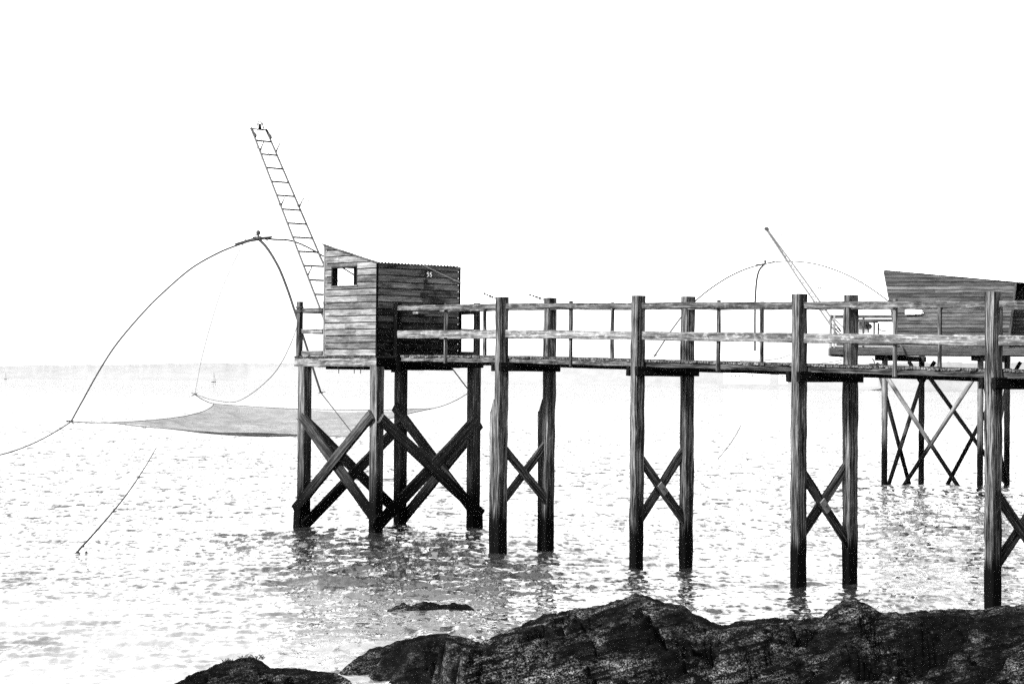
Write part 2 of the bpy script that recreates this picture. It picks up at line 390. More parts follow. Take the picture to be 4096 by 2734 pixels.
# ------------------------------------------------------------------ the pier
TH = .9525; P = V((math.cos(TH), -math.sin(TH), 0)); B = V((math.sin(TH), math.cos(TH), 0)); UP = V((0, 0, 1))
B0 = V((-.1846, 41.8723, 0)); SP = 4.0282; WD = 1.1041
def pp(s, t, z): return B0+P*s+B*t+UP*z
def zd(s): return 3.63-.0201*s if s > 0 else 3.63-.009*s
S_END = 16.3
pier = thing('pier_walkway', pp(0, .55, 0), 'weathered timber pier with railings on crossed-brace posts, running to the near hut', 'pier')
braces = [((1.85, 1.02), (1.04, 1.93)), ((1.80, .85), (.90, 1.93)), ((1.72, .74), (.86, 1.80)), ((1.55, .72), (.68, 1.50)), ((1.5, .7), (.7, 1.5))]
for i in range(5):
    s = SP*i
    for j, t in enumerate((0, WD)):
        top = 4.75-.0195*s+(.015 if j else 0)
        m = MB(); tn = random.uniform(.9, 1.12)
        m.beam(pp(s+random.uniform(-.03, .03), t+random.uniform(-.025, .025), -1.5), pp(s+.0, t, top), .165, .205, P, tn, .12, .0065, .016)
        po = m.build('post', 'pile', pier)
        if i == 0:                                  # pointed timber bolted against the pile
            q = MB()
            q.beam(pp(s-.165, t, -1.5), pp(s-.165, t, 2.8), .15, .2, P, 1.25 if j == 0 else .5, .16, .005, .012)
            d = q.build('doubling_timber', 'pile', po)
            for vv in d.data.vertices:
                if vv.co.z > 2.7: vv.co.z += (-.22 if (vv.co-pp(s-.165, t, 0)).dot(P) < 0 else .06)
    z0 = zd(s)
    for sd in (-1, 1):
        m = MB(); m.beam(pp(s+sd*.122, -.13, z0-.165), pp(s+sd*.122, WD+.13, z0-.165), .08, .165, P, .6, .2, .004, .01)
        m.build('cap_beam', 'dark', pier)
    (a0, a1), (b0, b1) = braces[i]
    m = MB(); m.beam(pp(s+.035, .06, a0+.08), pp(s+.035, WD-.06, a1-.08), .055, .155, P, .75, .2, .004); br = m.build('brace', 'pile', pier)
    m = MB(); m.beam(pp(s-.035, .06, b0-.08), pp(s-.035, WD-.06, b1+.08), .055, .155, P, 1.1, .2, .004); m.build('brace', 'pile', pier)
    if i in (1, 2):
        q0 = pp(s+.035, .06, a0+.08); q1 = pp(s+.035, WD-.06, a1-.08); dq = (q1-q0).normalized(); c = q0.lerp(q1, .455)
        m = MB(); m.beam(c-dq*.11+P*.04, c+dq*.11+P*.04, .03, .115, P, 1, .3, 0, .004); pl = m.build('plate', 'plate', br)
        m = MB(); m.tube([c+P*.05, c+P*.072], .016, 8); m.build('bolt', 'iron', pl)
# end post where the railing meets the platform, its shaded tone in the colour
m = MB(); m.beam(pp(-3.74, .06, 3.35), pp(-3.74, .06, 4.72), .2, .12, P, .45, .2, .004); m.build('post', 'dark', pier)
ends = [-3.66]+[SP*i for i in range(5)]
for i in range(5):
    s0, s1 = ends[i]+(.0 if i == 0 else .02), ends[i+1]-.02
    if i == 4: s1 = S_END
    for far in (0, 1):
        tt = (lambda t: WD-t) if far else (lambda t: t)
        a = MB(); a.beam(pp(s0, tt(.042), zd(s0)+.955), pp(s1, tt(.042), zd(s1)+.955), .045, .096, B, (1.05, .95, .85, .95, .9)[i], .25, .0045, .007); a.build('top_rail', 'rail', pier)
        a = MB(); a.beam(pp(s0-.02, tt(.04), zd(s0)+.441), pp(s1, tt(.04), zd(s1)+.441), .045, .142, B, (1.1, 1.2, .75, 1., .8)[i], .25, .005, .007); a.build('middle_rail', 'railpale', pier)
        sm = -2.02 if i == 0 else SP*(i-1)+1.99+.03*(far)
        if i < 4 or True:
            a = MB(); a.beam(pp(sm, tt(.095), zd(sm)-.12), pp(sm, tt(.095), zd(sm)+1.04), .058, .052, P, 1.0, .12, .0035, .007); a.build('baluster', 'pile', pier)
        a = MB(); a.beam(pp(s0, tt(.145), zd(s0)-.05), pp(s1, tt(.145), zd(s1)-.05), .05, .085, B, (1.0, .9, .42, .5, .6)[i], .18, .005, .006); a.build('edge_beam', 'rail' if i < 2 else 'pile', pier)
    m = MB(); s = s0
    while s < s1-.02:
        w = random.uniform(.13, .16); s2 = min(s+w, s1)
        jt = random.uniform(-.012, .012)
        m.beam(pp((s+s2)/2, .105+jt, zd(s)+.012+random.uniform(-.004, .008)), pp((s+s2)/2, WD-.105+jt, zd(s)+.012+random.uniform(-.004, .008)), s2-s-.012, .036, P, random.uniform(.5, 1.3), .2, .004, .006)
        s = s2
    m.build('deck', 'pile', pier)
    m = MB()
    for t in (.38, .72): m.beam(pp(s0, t, zd(s0)-.09), pp(s1, t, zd(s1)-.09), .07, .12, B, .7, .4, .003)
    m.build('joists', 'dark', pier)

# ------------------------------------------------------------------ the near hut
T2 = .8269; P2 = V((math.cos(T2), -math.sin(T2), 0)); B2 = V((math.sin(T2), math.cos(T2), 0))
N0 = V((-2.6592, 44.659, 0))
def hp(s, t, z): return N0+P2*s+B2*t+UP*z
hut = thing('fishing_hut', hp(-1.1, 1.2, 0), 'small board hut on braced square stilts with a little window, at the pier end', 'fishing hut')
ST = {'a': (-2.336, 0), 'b': (0, 0), 'c': (-2.336, 2.565), 'd': (0, 2.565)}
for k, (s, t) in ST.items():
    m = MB(); m.beam(hp(s, t, -1.6), hp(s, t, 3.46), .215, .205, P2, {'a': 1.25, 'b': 1.25, 'c': .6, 'd': 1.0}[k], .16, .003, .012)
    st = m.build('stilt', 'hutpile', hut, False)
    if k in 'ad':
        q = MB()
        sg = -1 if k == 'a' else 1
        if k == 'a': q.beam(hp(s-.0, t-.15, -1.), hp(s, t-.15, .56), .2, .1, P2, .8, .1, .012, .03)
        else: q.beam(hp(s+.0, t+.15, -1.), hp(s, t+.15, .56), .2, .1, P2, .8, .1, .012, .03)
        q.build('foot_cleat', 'hutpile', st)
def brace(a, b, za, zb, off, tone, w=.215):
    (s0, t0), (s1, t1) = ST[a], ST[b]; d = V((s1-s0, t1-t0, 0)).normalized(); n = V((d.y, -d.x, 0))
    q = lambda s, t, z: hp(s+n.x*off-d.x*0, t+n.y*off, z)
    e = .02
    m = MB(); m.beam(q(s0-d.x*e, t0-d.y*e, za+.02), q(s1+d.x*.1, t1+d.y*.1, zb-.09), .08, w, P2*n.x+B2*n.y, tone, .2, .003)
    m.build('brace', 'hutpile', hut)
brace('a', 'b', 2.42, .52, .066, .6); brace('b', 'a', 2.5, .62, -.148, .8)       # left face
brace('b', 'd', 2.42, .55, .148, .8); brace('d', 'b', 2.38, .35, -.066, 1.0, .24)      # face towards the pier
brace('a', 'c', 2.45, .45, -.148, 1.6); brace('c', 'a', 2.35, .3, -.148, .7)         # far left face
brace('c', 'd', 2.62, .7, .148, .5); brace('d', 'c', 2.3, .3, .148, 1.)            # back face
# platform: edge beams, joists, boards
m = MB(); m.beam(hp(-2.56, -.075, 3.545), hp(.1, -.075, 3.545), .06, .17, B2, 1.1, .2, .004); m.build('platform_beam', 'platform', hut)
m = MB(); m.beam(hp(.075, -.1, 3.545), hp(.075, 2.72, 3.545), .06, .17, P2, .5, .2, .004); m.build('platform_beam', 'dark', hut)
m = MB(); m.beam(hp(-2.56, 2.70, 3.545), hp(.1, 2.70, 3.545), .06, .17, B2, .8, .3, .004); m.build('platform_beam', 'dark', hut)
m = MB(); m.beam(hp(-2.53, -.04, 3.545), hp(-2.53, 2.67, 3.545), .06, .17, P2, .8, .3, .004); m.build('platform_beam', 'dark', hut)
m = MB()
for t in (.5, 1.0, 1.5, 2.1): m.beam(hp(-2.5, t, 3.53), hp(.04, t, 3.53), .08, .16, B2, .6, .4, .003)
m.build('joists', 'dark', hut)
m = MB()
for q in (-1.55, -1.32, -.42): m.beam(hp(q, -.03, 3.43), hp(q, 2.3, 3.43), .12, .05, P2, .6, .4, .002)
m.build('bearer', 'dark', hut)
for q in (-1.22, -.72, -.52):
    m = MB(); m.tube([hp(q, .0, 3.47), hp(q, .0, 3.32)], .009, 6); m.build('bolt', 'iron', hut)
m = MB(); s = -2.55
while s < .09:
    w = .14; m.beam(hp(s+w/2, -.12, 3.655), hp(s+w/2, 2.74, 3.655), w-.012, .04, P2, random.uniform(.25, .7), .3, .003, .005); s += w
m.build('platform_deck', 'hutpile', hut)
# cabin walls of lapped boards
CB, CF, CT0, CT1, Z0 = -1.68, -.02, 0.0, 2.14, 3.685        # back, front, near side, far side, floor
def ztop(s): return 5.535+(CF-s)*.243
BH = .1335
def wall(parent, name, mat, fr, to, axis, n, ztf, holes=(), tone=1., z0=Z0, bh=BH, hpf=None, lean=None, zmax=7.2, tonef=None, slant=(0, 0)):
    """lapped boards from coordinate fr..to on an axis; n = outward normal; ztf(q) = roof height at q"""
    f = hpf; m = MB(); z = z0; row = 0
    while z < zmax:
        za, zb = z, z+bh
        segs = [(fr, to)]; part = []; rz = (za, zb)
        for (h0, h1, hz0, hz1) in holes:
            if zb > hz0+.02 and za < hz1-.02:
                segs = [q for a, b in segs for q in ((a, min(b, h0)), (max(a, h1), b)) if q[1]-q[0] > .03]
                if za < hz0-.015: part.append((h0, h1, za, hz0+.01))
                if zb > hz1+.015: part.append((h0, h1, hz1, zb))
        for a, b, za, zb in [(a, b, za, zb) for a, b in segs]+part:
            cuts = [a]
            if b-a > 1.2 and random.random() < .4: cuts.append(random.uniform(a+.4, b-.4))
            cuts.append(b)
            for a2, b2 in zip(cuts[:-1], cuts[1:]):
                tn = tone*random.uniform(.62, 1.35)
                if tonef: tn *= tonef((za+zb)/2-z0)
                off = [random.uniform(0, 50) for _ in range(3)]
                k = max(2, int((b2-a2)/.2)); vs = []; g = []; ok = False
                for i in range(k+1):
                    q = a2+(b2-a2)*i/k; zt = ztf(q); dz0 = random.gauss(0, .0012)
                    qa = q+(slant[0]*(za-z0) if q-fr < 1e-4 else 0)+(slant[1]*(za-z0) if to-q < 1e-4 else 0)
                    qb = q+(slant[0]*(zb-z0) if q-fr < 1e-4 else 0)+(slant[1]*(zb-z0) if to-q < 1e-4 else 0)
                    l0, l1 = min(za, zt), min(zb-.02, zt)
                    if zt > za+.003: ok = True
                    for (zz, o, qq) in ((l0+dz0, .022, qa), (l1, .016, qb), (l1, -.012, qb), (l0+dz0, -.012, qa)):
                        vs.append(f(qq, zz, o)); g.append((q+off[0], zz+off[1], o+off[2]))
                if not ok: continue
                fs = [(i*4+j, i*4+(j+1) % 4, (i+1)*4+(j+1) % 4, (i+1)*4+j) for i in range(k) for j in range(4)]
                fs += [(3, 2, 1, 0), tuple(k*4+j for j in range(4))]
                m.add(vs, fs, g, tn)
        za, zb = rz; z += bh; row += 1
    w_ = m.build(name, mat, parent)
    k = MB(); e = .015                                # dark lining behind the open joints
    pcs = [(fr+e, to-e, None, None)]
    for (h0, h1, hz0, hz1) in holes[:1]:
        pcs = [(fr+e, h0, None, None), (h1, to-e, None, None), (h0, h1, None, hz0), (h0, h1, hz1, None)]
    for (a, b, lo, hi) in pcs:
        if b-a < .02: continue
        zl = z0+.01 if lo is None else lo
        def sl(q, z_): return q+(slant[0]*(z_-z0) if abs(q-fr) < .02 else 0)+(slant[1]*(z_-z0) if abs(to-q) < .02 else 0)
        vs = []
        for o in (-.004, -.02):
            for q in (a, b):
                zt_q = min(zmax, ztf(q)-.01) if hi is None else hi
                vs += [f(sl(q, zl), zl, o), f(sl(q, zt_q), zt_q, o)]
        k.add(vs, [(0, 2, 3, 1), (4, 5, 7, 6), (0, 1, 5, 4), (2, 6, 7, 3), (1, 3, 7, 5), (0, 4, 6, 2)], vs, .5)
    k.build('lining', 'jamb', w_)
    return w_
WIN = (-1.455, -.634, 5.08, 5.47)
def low_darken(z): return .05+.95*float(sst(np.array(z), .45, 1.25))       # darkens the boards towards the bottom
wl = wall(hut, 'wall', 'siding', CB, CF, 's', None, ztop, [WIN], 1.05, hpf=lambda q, z, o: hp(q, CT0-o, z))
wf = wall(hut, 'wall', 'doorside', CT0, CT1, 't', None, lambda q: 5.535, [(1.19, 1.205, 3.6, 5.37)], 1.0, hpf=lambda q, z, o: hp(CF+o, q, z), tonef=low_darken)
wb = wall(hut, 'wall', 'siding', CT0, CT1, 't', None, lambda q: ztop(CB), [(.285, .74, 5.0, 5.475)], .8, hpf=lambda q, z, o: hp(CB-o, q, z))
wr = wall(hut, 'wall', 'siding', CB, CF, 's', None, ztop, [], .8, hpf=lambda q, z, o: hp(q, CT1+o, z))
wall_labels = ((wl, 'pale weathered board wall with the square window'), (wf, 'board wall with the door, darker towards the bottom'))
for o, l in wall_labels: o['label'] = l
m = MB()
for t in (CT0-.012, ): m.beam(hp(CF+.012, t, Z0), hp(CF+.012, t, 5.52), .035, .035, P2, .35, .4, .001, .004)
m.build('corner_batten', 'dark', hut)
m = MB(); m.beam(hp(CF+.014, CT1+.012, Z0), hp(CF+.014, CT1+.012, 5.51), .035, .035, P2, .35, .4, .001, .004); m.build('corner_batten', 'dark', hut)
m = MB(); m.beam(hp(CB-.012, CT0-.014, Z0), hp(CB-.012, CT0-.014, 5.92), .045, .03, P2, 1., .4, .001, .004); m.build('corner_batten', 'siding', hut)
# window lining
m = MB(); w0, w1, wz0, wz1 = WIN
m.beam(hp(w0+.012, .045, wz0), hp(w0+.012, .045, wz1), .03, .15, P2, 1, .4, .001, .004)
m.beam(hp(w1-.012, .045, wz0), hp(w1-.012, .045, wz1), .03, .15, P2, 1, .4, .001, .004)
m.beam(hp(w0, .045, wz1-.012), hp(w1, .045, wz1-.012), .15, .03, B2, 1, .4, .001, .004)
wd = m.build('window', 'jamb', hut)
m = MB(); m.beam(hp(w0-.02, .02, wz0-.005), hp(w1+.02, .02, wz0-.005), .13, .022, B2, 1.2, .4, .001, .004); m.build('sill', 'siding', wd)
m = MB()
for (a, b, c, d) in ((.225, .283, 5.0, 5.475), (.742, .80, 5.0, 5.475)): m.beam(hp(CB+.01, (a+b)/2, c), hp(CB+.01, (a+b)/2, d), .06, .06, P2, 1, .4, .001, .004)
m.beam(hp(CB+.01, .225, 5.507), hp(CB+.01, .80, 5.507), .06, .06, P2, 1, .4, .001, .004)
m.build('window', 'jamb', hut)
# door leaf with latch, hinge, chain, number
m = MB(); m.beam(hp(CF+.0, 1.225, Z0+.02), hp(CF+.0, 1.225, 5.36), .02, .03, P2, .5, .4, .001, .004); dr = m.build('door', 'dark', hut)
m = MB(); m.beam(hp(CF+.06, 1.09, 4.915), hp(CF+.06, 1.25, 4.905), .05, .1, P2, 1, .3, 0, .01); m.build('latch', 'iron', dr)
m = MB(); m.tube([hp(CF+.05, 1.17, 4.87), hp(CF+.05, 1.165, 4.64)], .014, 6); m.build('chain', 'galv', dr)
m = MB(); m.beam(hp(CF+.045, 1.18, 5.2), hp(CF+.045, 1.26, 5.2), .02, .06, P2, 1, .3, 0, .004); m.build('hinge', 'iron', dr)
m = MB(); m.beam(hp(CF+.034, 1.205, 5.33), hp(CF+.034, 1.40, 5.33), .012, .13, P2, 1, .3, 0, .003); npl = m.build('number_plate', 'iron', dr)
m = MB()
def stroke(pts, z, t, k):
    for a, b in zip(pts[:-1], pts[1:]):
        m.beam(hp(CF+.044, t+a[0]*k, z+a[1]*k), hp(CF+.044, t+b[0]*k, z+b[1]*k), .005, .0125, P2, 1, .3, 0, .001)
five = [(.58, 1.), (.12, .98), (.08, .58), (.42, .62), (.56, .4), (.48, .1), (.05, 0)]
stroke(five, 5.285, 1.255, .085); stroke(five, 5.285, 1.33, .085); m.build('number', 'white', npl)
m = MB(); m.beam(hp(CF+.11, .9, 4.545), hp(CF+.11, 1.2, 4.54), .17, .045, P2, 1.6, .3, .002); m.build('shelf', 'railpale', hut)
# corrugated roof
m = MB(); nT, nS = 240, 8; Pg = []
for i in range(nS+1):
    s = -1.78+(.10+1.78)*i/nS; row = []
    for j in range(nT+1):
        t = -.055+(2.26)*j/nT
        row.append(hp(s, t, 5.548+(CF-s)*.243+.013*math.sin(2*math.pi*t/.0855)))
    Pg.append(row)
m.grid(Pg); rf = m.build('roof', 'roof', hut, True)
sm = rf.modifiers.new('sheet', 'SOLIDIFY'); sm.thickness = .006
for s in (-1.5, -1.0, -.45, -.05):
    for j in range(11):
        m = MB(); m.ball(hp(s, .06+j*.205, 5.566+(CF-s)*.243), .011, 6, 4); m.build('screw', 'iron', rf)
m = MB(); m.beam(hp(-1.74, -.03, 5.528+.418), hp(.06, -.03, 5.528-.02), .045, .03, B2, .7, .4, .002); m.build('verge_board', 'siding', hut)
# platform railings
rl = MB(); rl.beam(hp(-2.46, -.06, 3.62), hp(-2.445, -.06, 4.79), .1, .105, P2, 1.0, .12, .004); pr = rl.build('railing_post', 'pile', hut)
m = MB()
for z in (4.58, 4.60, 4.62, 4.66, 4.68): m.tube([hp(-2.455+.075*math.cos(a), -.06+.075*math.sin(a), z+random.uniform(-.006, .006)) for a in np.linspace(0, 6.3, 14)], .01, 5)
m.build('rope_lashing', 'rope', pr)
for z, h_, mt in ((4.605, .09, 'rail'), (4.18, .09, 'railpale'), (3.737, .085, 'rail')):
    m = MB(); m.beam(hp(-2.40, -.03, z), hp(CB-.03, -.03, z), .04, h_, B2, 1., .2, .003); m.build('railing', mt, hut)
    m = MB(); m.beam(hp(-2.44, -.02, z), hp(-2.44, 2.64, z), .04, h_, P2, 1., .3, .003); m.build('railing', mt, hut)
    m = MB(); m.beam(hp(-2.40, 2.64, z), hp(0, 2.64, z), .04, h_, B2, .6, .3, .003); m.build('railing', 'pile', hut)
m = MB(); m.beam(hp(.0, 2.63, 3.6), hp(0, 2.63, 4.79), .1, .105, P2, .8, .12, .004); m.build('railing_post', 'pile', hut)
m = MB(); m.beam(hp(-2.44, 2.63, 3.6), hp(-2.44, 2.63, 4.79), .1, .105, P2, .8, .2, .004); m.build('railing_post', 'pile', hut)
for z, h_ in ((4.615, .04), (3.75, .075)):
    m = MB(); m.beam(hp(0, CT1+.02, z), hp(0, 2.62, z), .04, h_, P2, .55, .2, .002); m.build('railing', 'pile', hut)
m = MB(); m.beam(hp(0, CT1+.02, 4.21), hp(0, 2.62, 4.21), .04, .09, P2, .7, .2, .002); m.build('railing', 'pile', hut)
m = MB(); m.beam(hp(-.01, CT1+.05, 3.65), hp(-.01, CT1+.05, 4.63), .04, .04, P2, .5, .2, .002); m.build('railing_post', 'dark', hut)

# ------------------------------------------------------------------ the near net crane
def bs(z): return -4.97+.63*(8.585-z)
def rt(z): return .9+.25*(8.585-z)/4.86
def lp(z, side, off=0): return hp(bs(z)+.846*off, .5 if side == 0 else rt(z), z+.533*off)
crane = thing('net_crane', hp(-1.9, .8, 3.68), 'tall thin steel ladder boom leaning out over the sea from the near hut', 'crane')
for side in (0, 1):
    m = MB(); m.tube([lp(3.69, side), lp(8.60, side)], .023, 8); m.build('side_rail', 'galv', crane)
    m = MB(); m.tube([lp(4.0, side, .02), lp(5.0, side, .20), lp(6.94, side, .22), lp(8.1, side, .22), lp(8.55, side, .02)], .006, 5); m.build('stay_wire', 'wire', crane)
    for z in (5.35, 6.86, 8.08):
        m = MB(); m.tube([lp(z, side), lp(z+.07, side, .22)], [.02, .009], 6); m.build('spreader', 'iron', crane)
z = 4.05
while z < 8.45:
    m = MB(); m.tube([lp(z, 0), lp(z, 1)], .019, 6); m.build('rung', 'iron', crane); z += .305
m = MB(); m.tube([lp(8.585, 0)-B2*.03, lp(8.585, 1)+B2*.03], .016, 8); m.build('head_bar', 'iron', crane)
for side in (0, 1):
    m = MB(); m.beam(lp(8.60, side, -.0), lp(8.40, side, -.0)+P2*.05, .05, .04, P2, 1, .3, 0, .006); m.build('bracket', 'iron', crane)
    m = MB(); m.ball(lp(6.90, side), .034, 7, 5); m.build('clamp', 'galv', crane)
def sheave(c, axis, r, w, parent, name='pulley', mat='iron'):
    axis = V(axis).normalized(); up = axis.orthogonal().normalized(); sd = axis.cross(up)
    m = MB()
    for o, rr in ((-w, r), (w, r)): m.tube([c+axis*(o-.008), c+axis*(o+.008)], rr, 16)
    m.tube([c-axis*w, c+axis*w], r*.75, 16)
    return m.build(name, mat, parent)
hc = hp(-4.97, .73, 8.65); sheave(hc, B2*.8+P2*.6, .075, .028, crane)
m = MB(); q = hc; m.tube([q+UP*.1+B2*.05-P2*.02, q+UP*.11-B2*.05, q-B2*.085-UP*.03], .012, 6); m.tube([q+UP*.1+B2*.05, q+B2*.095-UP*.02, q+B2*.06-UP*.08], .014, 6); m.build('pulley_cage', 'iron', crane)
APEX = V((-5.50, 48.80, 6.22))
tip = hp(-4.97, .72, 8.6)
for dx in (-.045, .05):
    m = MB(); m.tube([APEX+V((dx*.9, 0, .16)), tip+V((dx, 0, -.02))], .0065, 5); m.build('hoist_wire', 'wire', crane)
m = MB(); m.tube(sag(hp(-1.9, .8, 4.6), lp(8.3, 0)+B2*.2, .12), .0035, 5); m.build('hoist_wire', 'wire', crane)

# ------------------------------------------------------------------ the near lift net
net = thing('lift_net', APEX, 'square dip net hanging from long bent poles beside the near hut, just above the sea', 'fishing net')
eL, eF, eB, eR = at(284, 1685, 47.6), at(1283, 1569, 47.4), at(779, 1576, 53.), at(1880, 1566, 51.2)
arms = {'L': [APEX+V((.3, 0, .045)), APEX, at(959, 977, 48.75), at(872, 1012, 48.6), at(767, 1072, 48.4), at(663, 1160, 48.2), at(575, 1247, 48.), at(471, 1369, 47.8), at(401, 1475, 47.7), at(331, 1600, 47.6), eL],
        'F': [APEX+V((-.12, 0, .01)), APEX, at(1072, 997, 48.6), at(1116, 1072, 48.3), at(1151, 1160, 48.1), at(1177, 1238, 47.9), at(1203, 1316, 47.8), at(1229, 1395, 47.7), at(1255, 1482, 47.5), eF],
        'B': [APEX+V((.2, .2, -.02)), APEX+V((-.15, -.1, .08)), at(955, 1010, 50.5), at(890, 1150, 51.6), at(845, 1290, 52.4), at(805, 1440, 52.9), eB],
        'R': [APEX+V((-.5, 0, -.12)), APEX+V((0, 0, .02)), at(1092, 957, 49.), at(1180, 967, 49.3), at(1303, 1030, 49.7), at(1530, 1180, 50.3), at(1740, 1390, 50.9), eR]}
for k, pts in arms.items():
    c = bez(pts, 10); r0 = {'L': .021, 'F': .034, 'B': .012, 'R': .022}[k]
    m = MB(); m.tube(c, [r0*(1-.35*i/len(c)) for i in range(len(c))], 8); m.build('pole', 'palepole' if k == 'B' else 'pole', net, True)
m = MB(); m.tube([APEX+V((-.24, 0, -.06)), APEX+V((0, -.02, 0)), APEX+V((.26, .02, .04))], [.022, .04, .02], 8); m.build('pole_socket', 'iron', net)
m = MB(); m.ball(APEX+V((0, -.01, .13)), .05, 9, 7, 1, (1, .6, 1.15)); m.tube([APEX, APEX+V((0, 0, .09))], .02, 6); m.build('pulley_block', 'iron', net)
for e, n_ in ((eL, 5), (eB, 4), (eF, 2)):
    m = MB()
    for i in range(n_):
        d = V((random.uniform(-.12, .12), random.uniform(-.05, .05), random.uniform(-.05, .04))); m.tube([e-d*.5, e+d], .009, 5)
    m.build('lashing', 'iron', net)
cL, cB, cR, cF = at(438, 1689, 47.8), at(855, 1614, 52.3), at(1735, 1632, 51.), at(1420, 1745, 47.6)
def edge(a, b, c, n=26):               # edge bowed towards the middle
    return [a*(1-t)**2+c*2*t*(1-t)+b*t*t for t in np.linspace(0, 1, n)]
mid = (cL+cB+cR+cF)/4
e_lb = edge(cL, cB, (cL+cB)/2*.62+mid*.38-UP*.10); e_fr = edge(cF, cR, (cF+cR)/2*.7+mid*.3-UP*.05)
e_lf = edge(cL, cF, (cL+cF)/2-UP*.16); e_br = edge(cB, cR, (cB+cR)/2-UP*.16+V((0, -.3, 0)))
n = 26; Pg = []
for i in range(n):
    row = []
    for j in range(n):
        u, v = i/(n-1), j/(n-1)
        q = e_lb[j]*(1-u)+e_fr[j]*u + e_lf[i]*(1-v)+e_br[i]*v - (cL*(1-u)*(1-v)+cB*(1-u)*v+cF*u*(1-v)+cR*u*v)
        row.append(q-UP*(.30*16*u*(1-u)*v*(1-v)*.55)+UP*.05*u*(1-u)*4*math.sin(9*v+5*u+2*math.sin(6*u)))
    Pg.append(row)
m = MB(); m.grid(Pg); m.build('net', 'net', net, True)
m = MB()
for e in (e_lb, e_fr, e_lf, e_br): m.tube(e, .009, 5, cap=False)
m.build('edge_rope', 'rope', net)
for a, b, sg in ((eL, cL, .01), (eB, cB, .03), (eF, cF, .0), (eR, cR, .05)):
    m = MB(); m.tube(sag(a, b, sg), .010, 5); m.build('corner_rope', 'rope', net)
m = MB(); m.tube(bez([eB, at(860, 1600, 51), at(960, 1600, 49), at(1090, 1500, 47.6), at(1165, 1370, 47), at(1205, 1240, 46.6)], 8), .0085, 5); m.build('trip_rope', 'rope', net)
m = MB(); m.tube(sag(eL, at(-60, 1830, 44), .12), .012, 5); m.build('haul_rope', 'rope', net)

# ropes on their own
def rope_thing(name, pts, r, mat, label, cat, group=None):
    m = MB(); m.tube(pts, r, 6); return tag(m.build(name, mat), label, cat, group)
t0 = lp(6.94, 1, .22)
g1e = pp(-.085, -.02, 4.70); g2e = pp(-.085, WD, 4.71)
for e, l in ((g1e, 'thin steel guy wire from the boom to the near pier post, crossing the hut front'), (g2e, 'thin steel guy wire from the boom over the hut roof to the far pier post')):
    g = thing('guy_wire', e, l, 'guy wire', 'guy wires of the near boom')
    d = (t0-e).normalized(); pts = sag(t0, e, .10, 20)
    m = MB(); m.tube(pts, .006, 5); m.build('wire', 'wire', g)
    k = pts[-2]; dd = (k-e).normalized()
    m = MB(); m.tube([e, e+dd*.52], .0075, 6)
    for q in (.12, .22, .30, .33, .40, .5): m.ball(e+dd*q, random.uniform(.012, .026), 6, 4)
    m.build('turnbuckle', 'iron', g)
lr = thing('slanting_rod', at(300, 2214, 41.5), 'slender bent rod slanting out of the water left of the hut, floats at foot', 'rod')
m = MB(); m.tube(bez([at(292, 2224, 41.5), at(400, 2105, 42.5), at(500, 1985, 44), at(575, 1875, 46), at(625, 1790, 48)], 8), [.02-.012*i/32 for i in range(33)], 6); m.build('shaft', 'pole', lr)
m = MB()
for x, y in ((312, 2205), (318, 2212), (345, 2207), (350, 2213), (333, 2182)): m.ball(at(x, y, 41.6), .022, 7, 5)
m.build('float', 'iron', lr)

# ------------------------------------------------------------------ the far hut
T3 = rad(16); P3 = V((math.cos(T3), -math.sin(T3), 0)); B3 = V((math.sin(T3), math.cos(T3), 0))
C3 = at(3590, 1391, 70.6); C3.z = 0
def fp(s, t, z): return C3+P3*s+B3*t+UP*z
ft = thing('fishing_hut', fp(1.7, 1.4, 0), 'flared board hut on round crossed stilts, half hidden behind the right end of the pier', 'fishing hut')
PX = {'a': V((11.735, 71.13, 0)), 'b': V((14.55, 70.2, 0)), 'c': V((13.428, 74.07, 0)), 'd': V((16.03, 73.17, 0))}
for k, q in PX.items():
    m = MB(); m.tube([q+UP*z for z in np.linspace(-1.5, 4.12, 18)], [.095+.004*math.sin(z*3) for z in range(18)], 12, {'a': 1.3, 'b': 1.35, 'c': .5, 'd': .9}[k]); m.build('stilt', 'farpile', ft, True)
def rb(a, b, za, zb, off, tone, ext=0.):
    d = (PX[b]-PX[a]); n = V((d.y, -d.x, 0)).normalized()
    q0 = PX[a]+UP*za+n*off; q1 = PX[b]+d*ext+UP*zb+n*off
    m = MB(); m.tube([q0.lerp(q1, i/8) for i in range(9)], .07, 10, tone); m.build('brace', 'farpile', ft, True)
rb('a', 'b', 3.55, -.5, .12, 1.6, -.1); rb('b', 'a', 3.7, -.5, -.12, 1.5, -.1)
rb('a', 'c', 3.4, -.6, -.13, .6, -.1); rb('c', 'a', 3.3, -.4, .0, .7, .0)
rb('c', 'd', 3.8, .0, .1, .45, .0); rb('d', 'c', 3.6, -.4, -.1, .45, -.25)
rb('b', 'd', 3.4, -.5, .1, .7); rb('d', 'b', 3.7, -.4, -.1, 1.2)
for a, c in (('a', 'c'), ('b', 'd')):
    d = (PX[c]-PX[a]).normalized(); m = MB()
    m.beam(PX[a]-d*.35+UP*4.02-P3*.1, PX[c]+d*.45+UP*4.02-P3*.1, .2, .17, P3, .5, .4, .003); m.build('bearer', 'dark', ft)
for c, sgn in (('c', -1), ('c', 1), ('d', 1)):
    m = MB(); q = PX[c]; m.beam(q+UP*3.3+P3*sgn*.05, q+UP*3.95+P3*sgn*.42, .12, .12, B3, .4, .4, .003); m.build('knee_brace', 'dark', ft)
SL = at(3322, 1400, 71.2); sl_ = (SL-C3).dot(P3)                    # left end of the balcony
m = MB(); m.beam(fp(sl_, -.12, 4.215), fp(4.6, -.12, 4.215), .08, .22, B3, .7, .4, .004); m.build('platform_beam', 'sidingfar', ft)
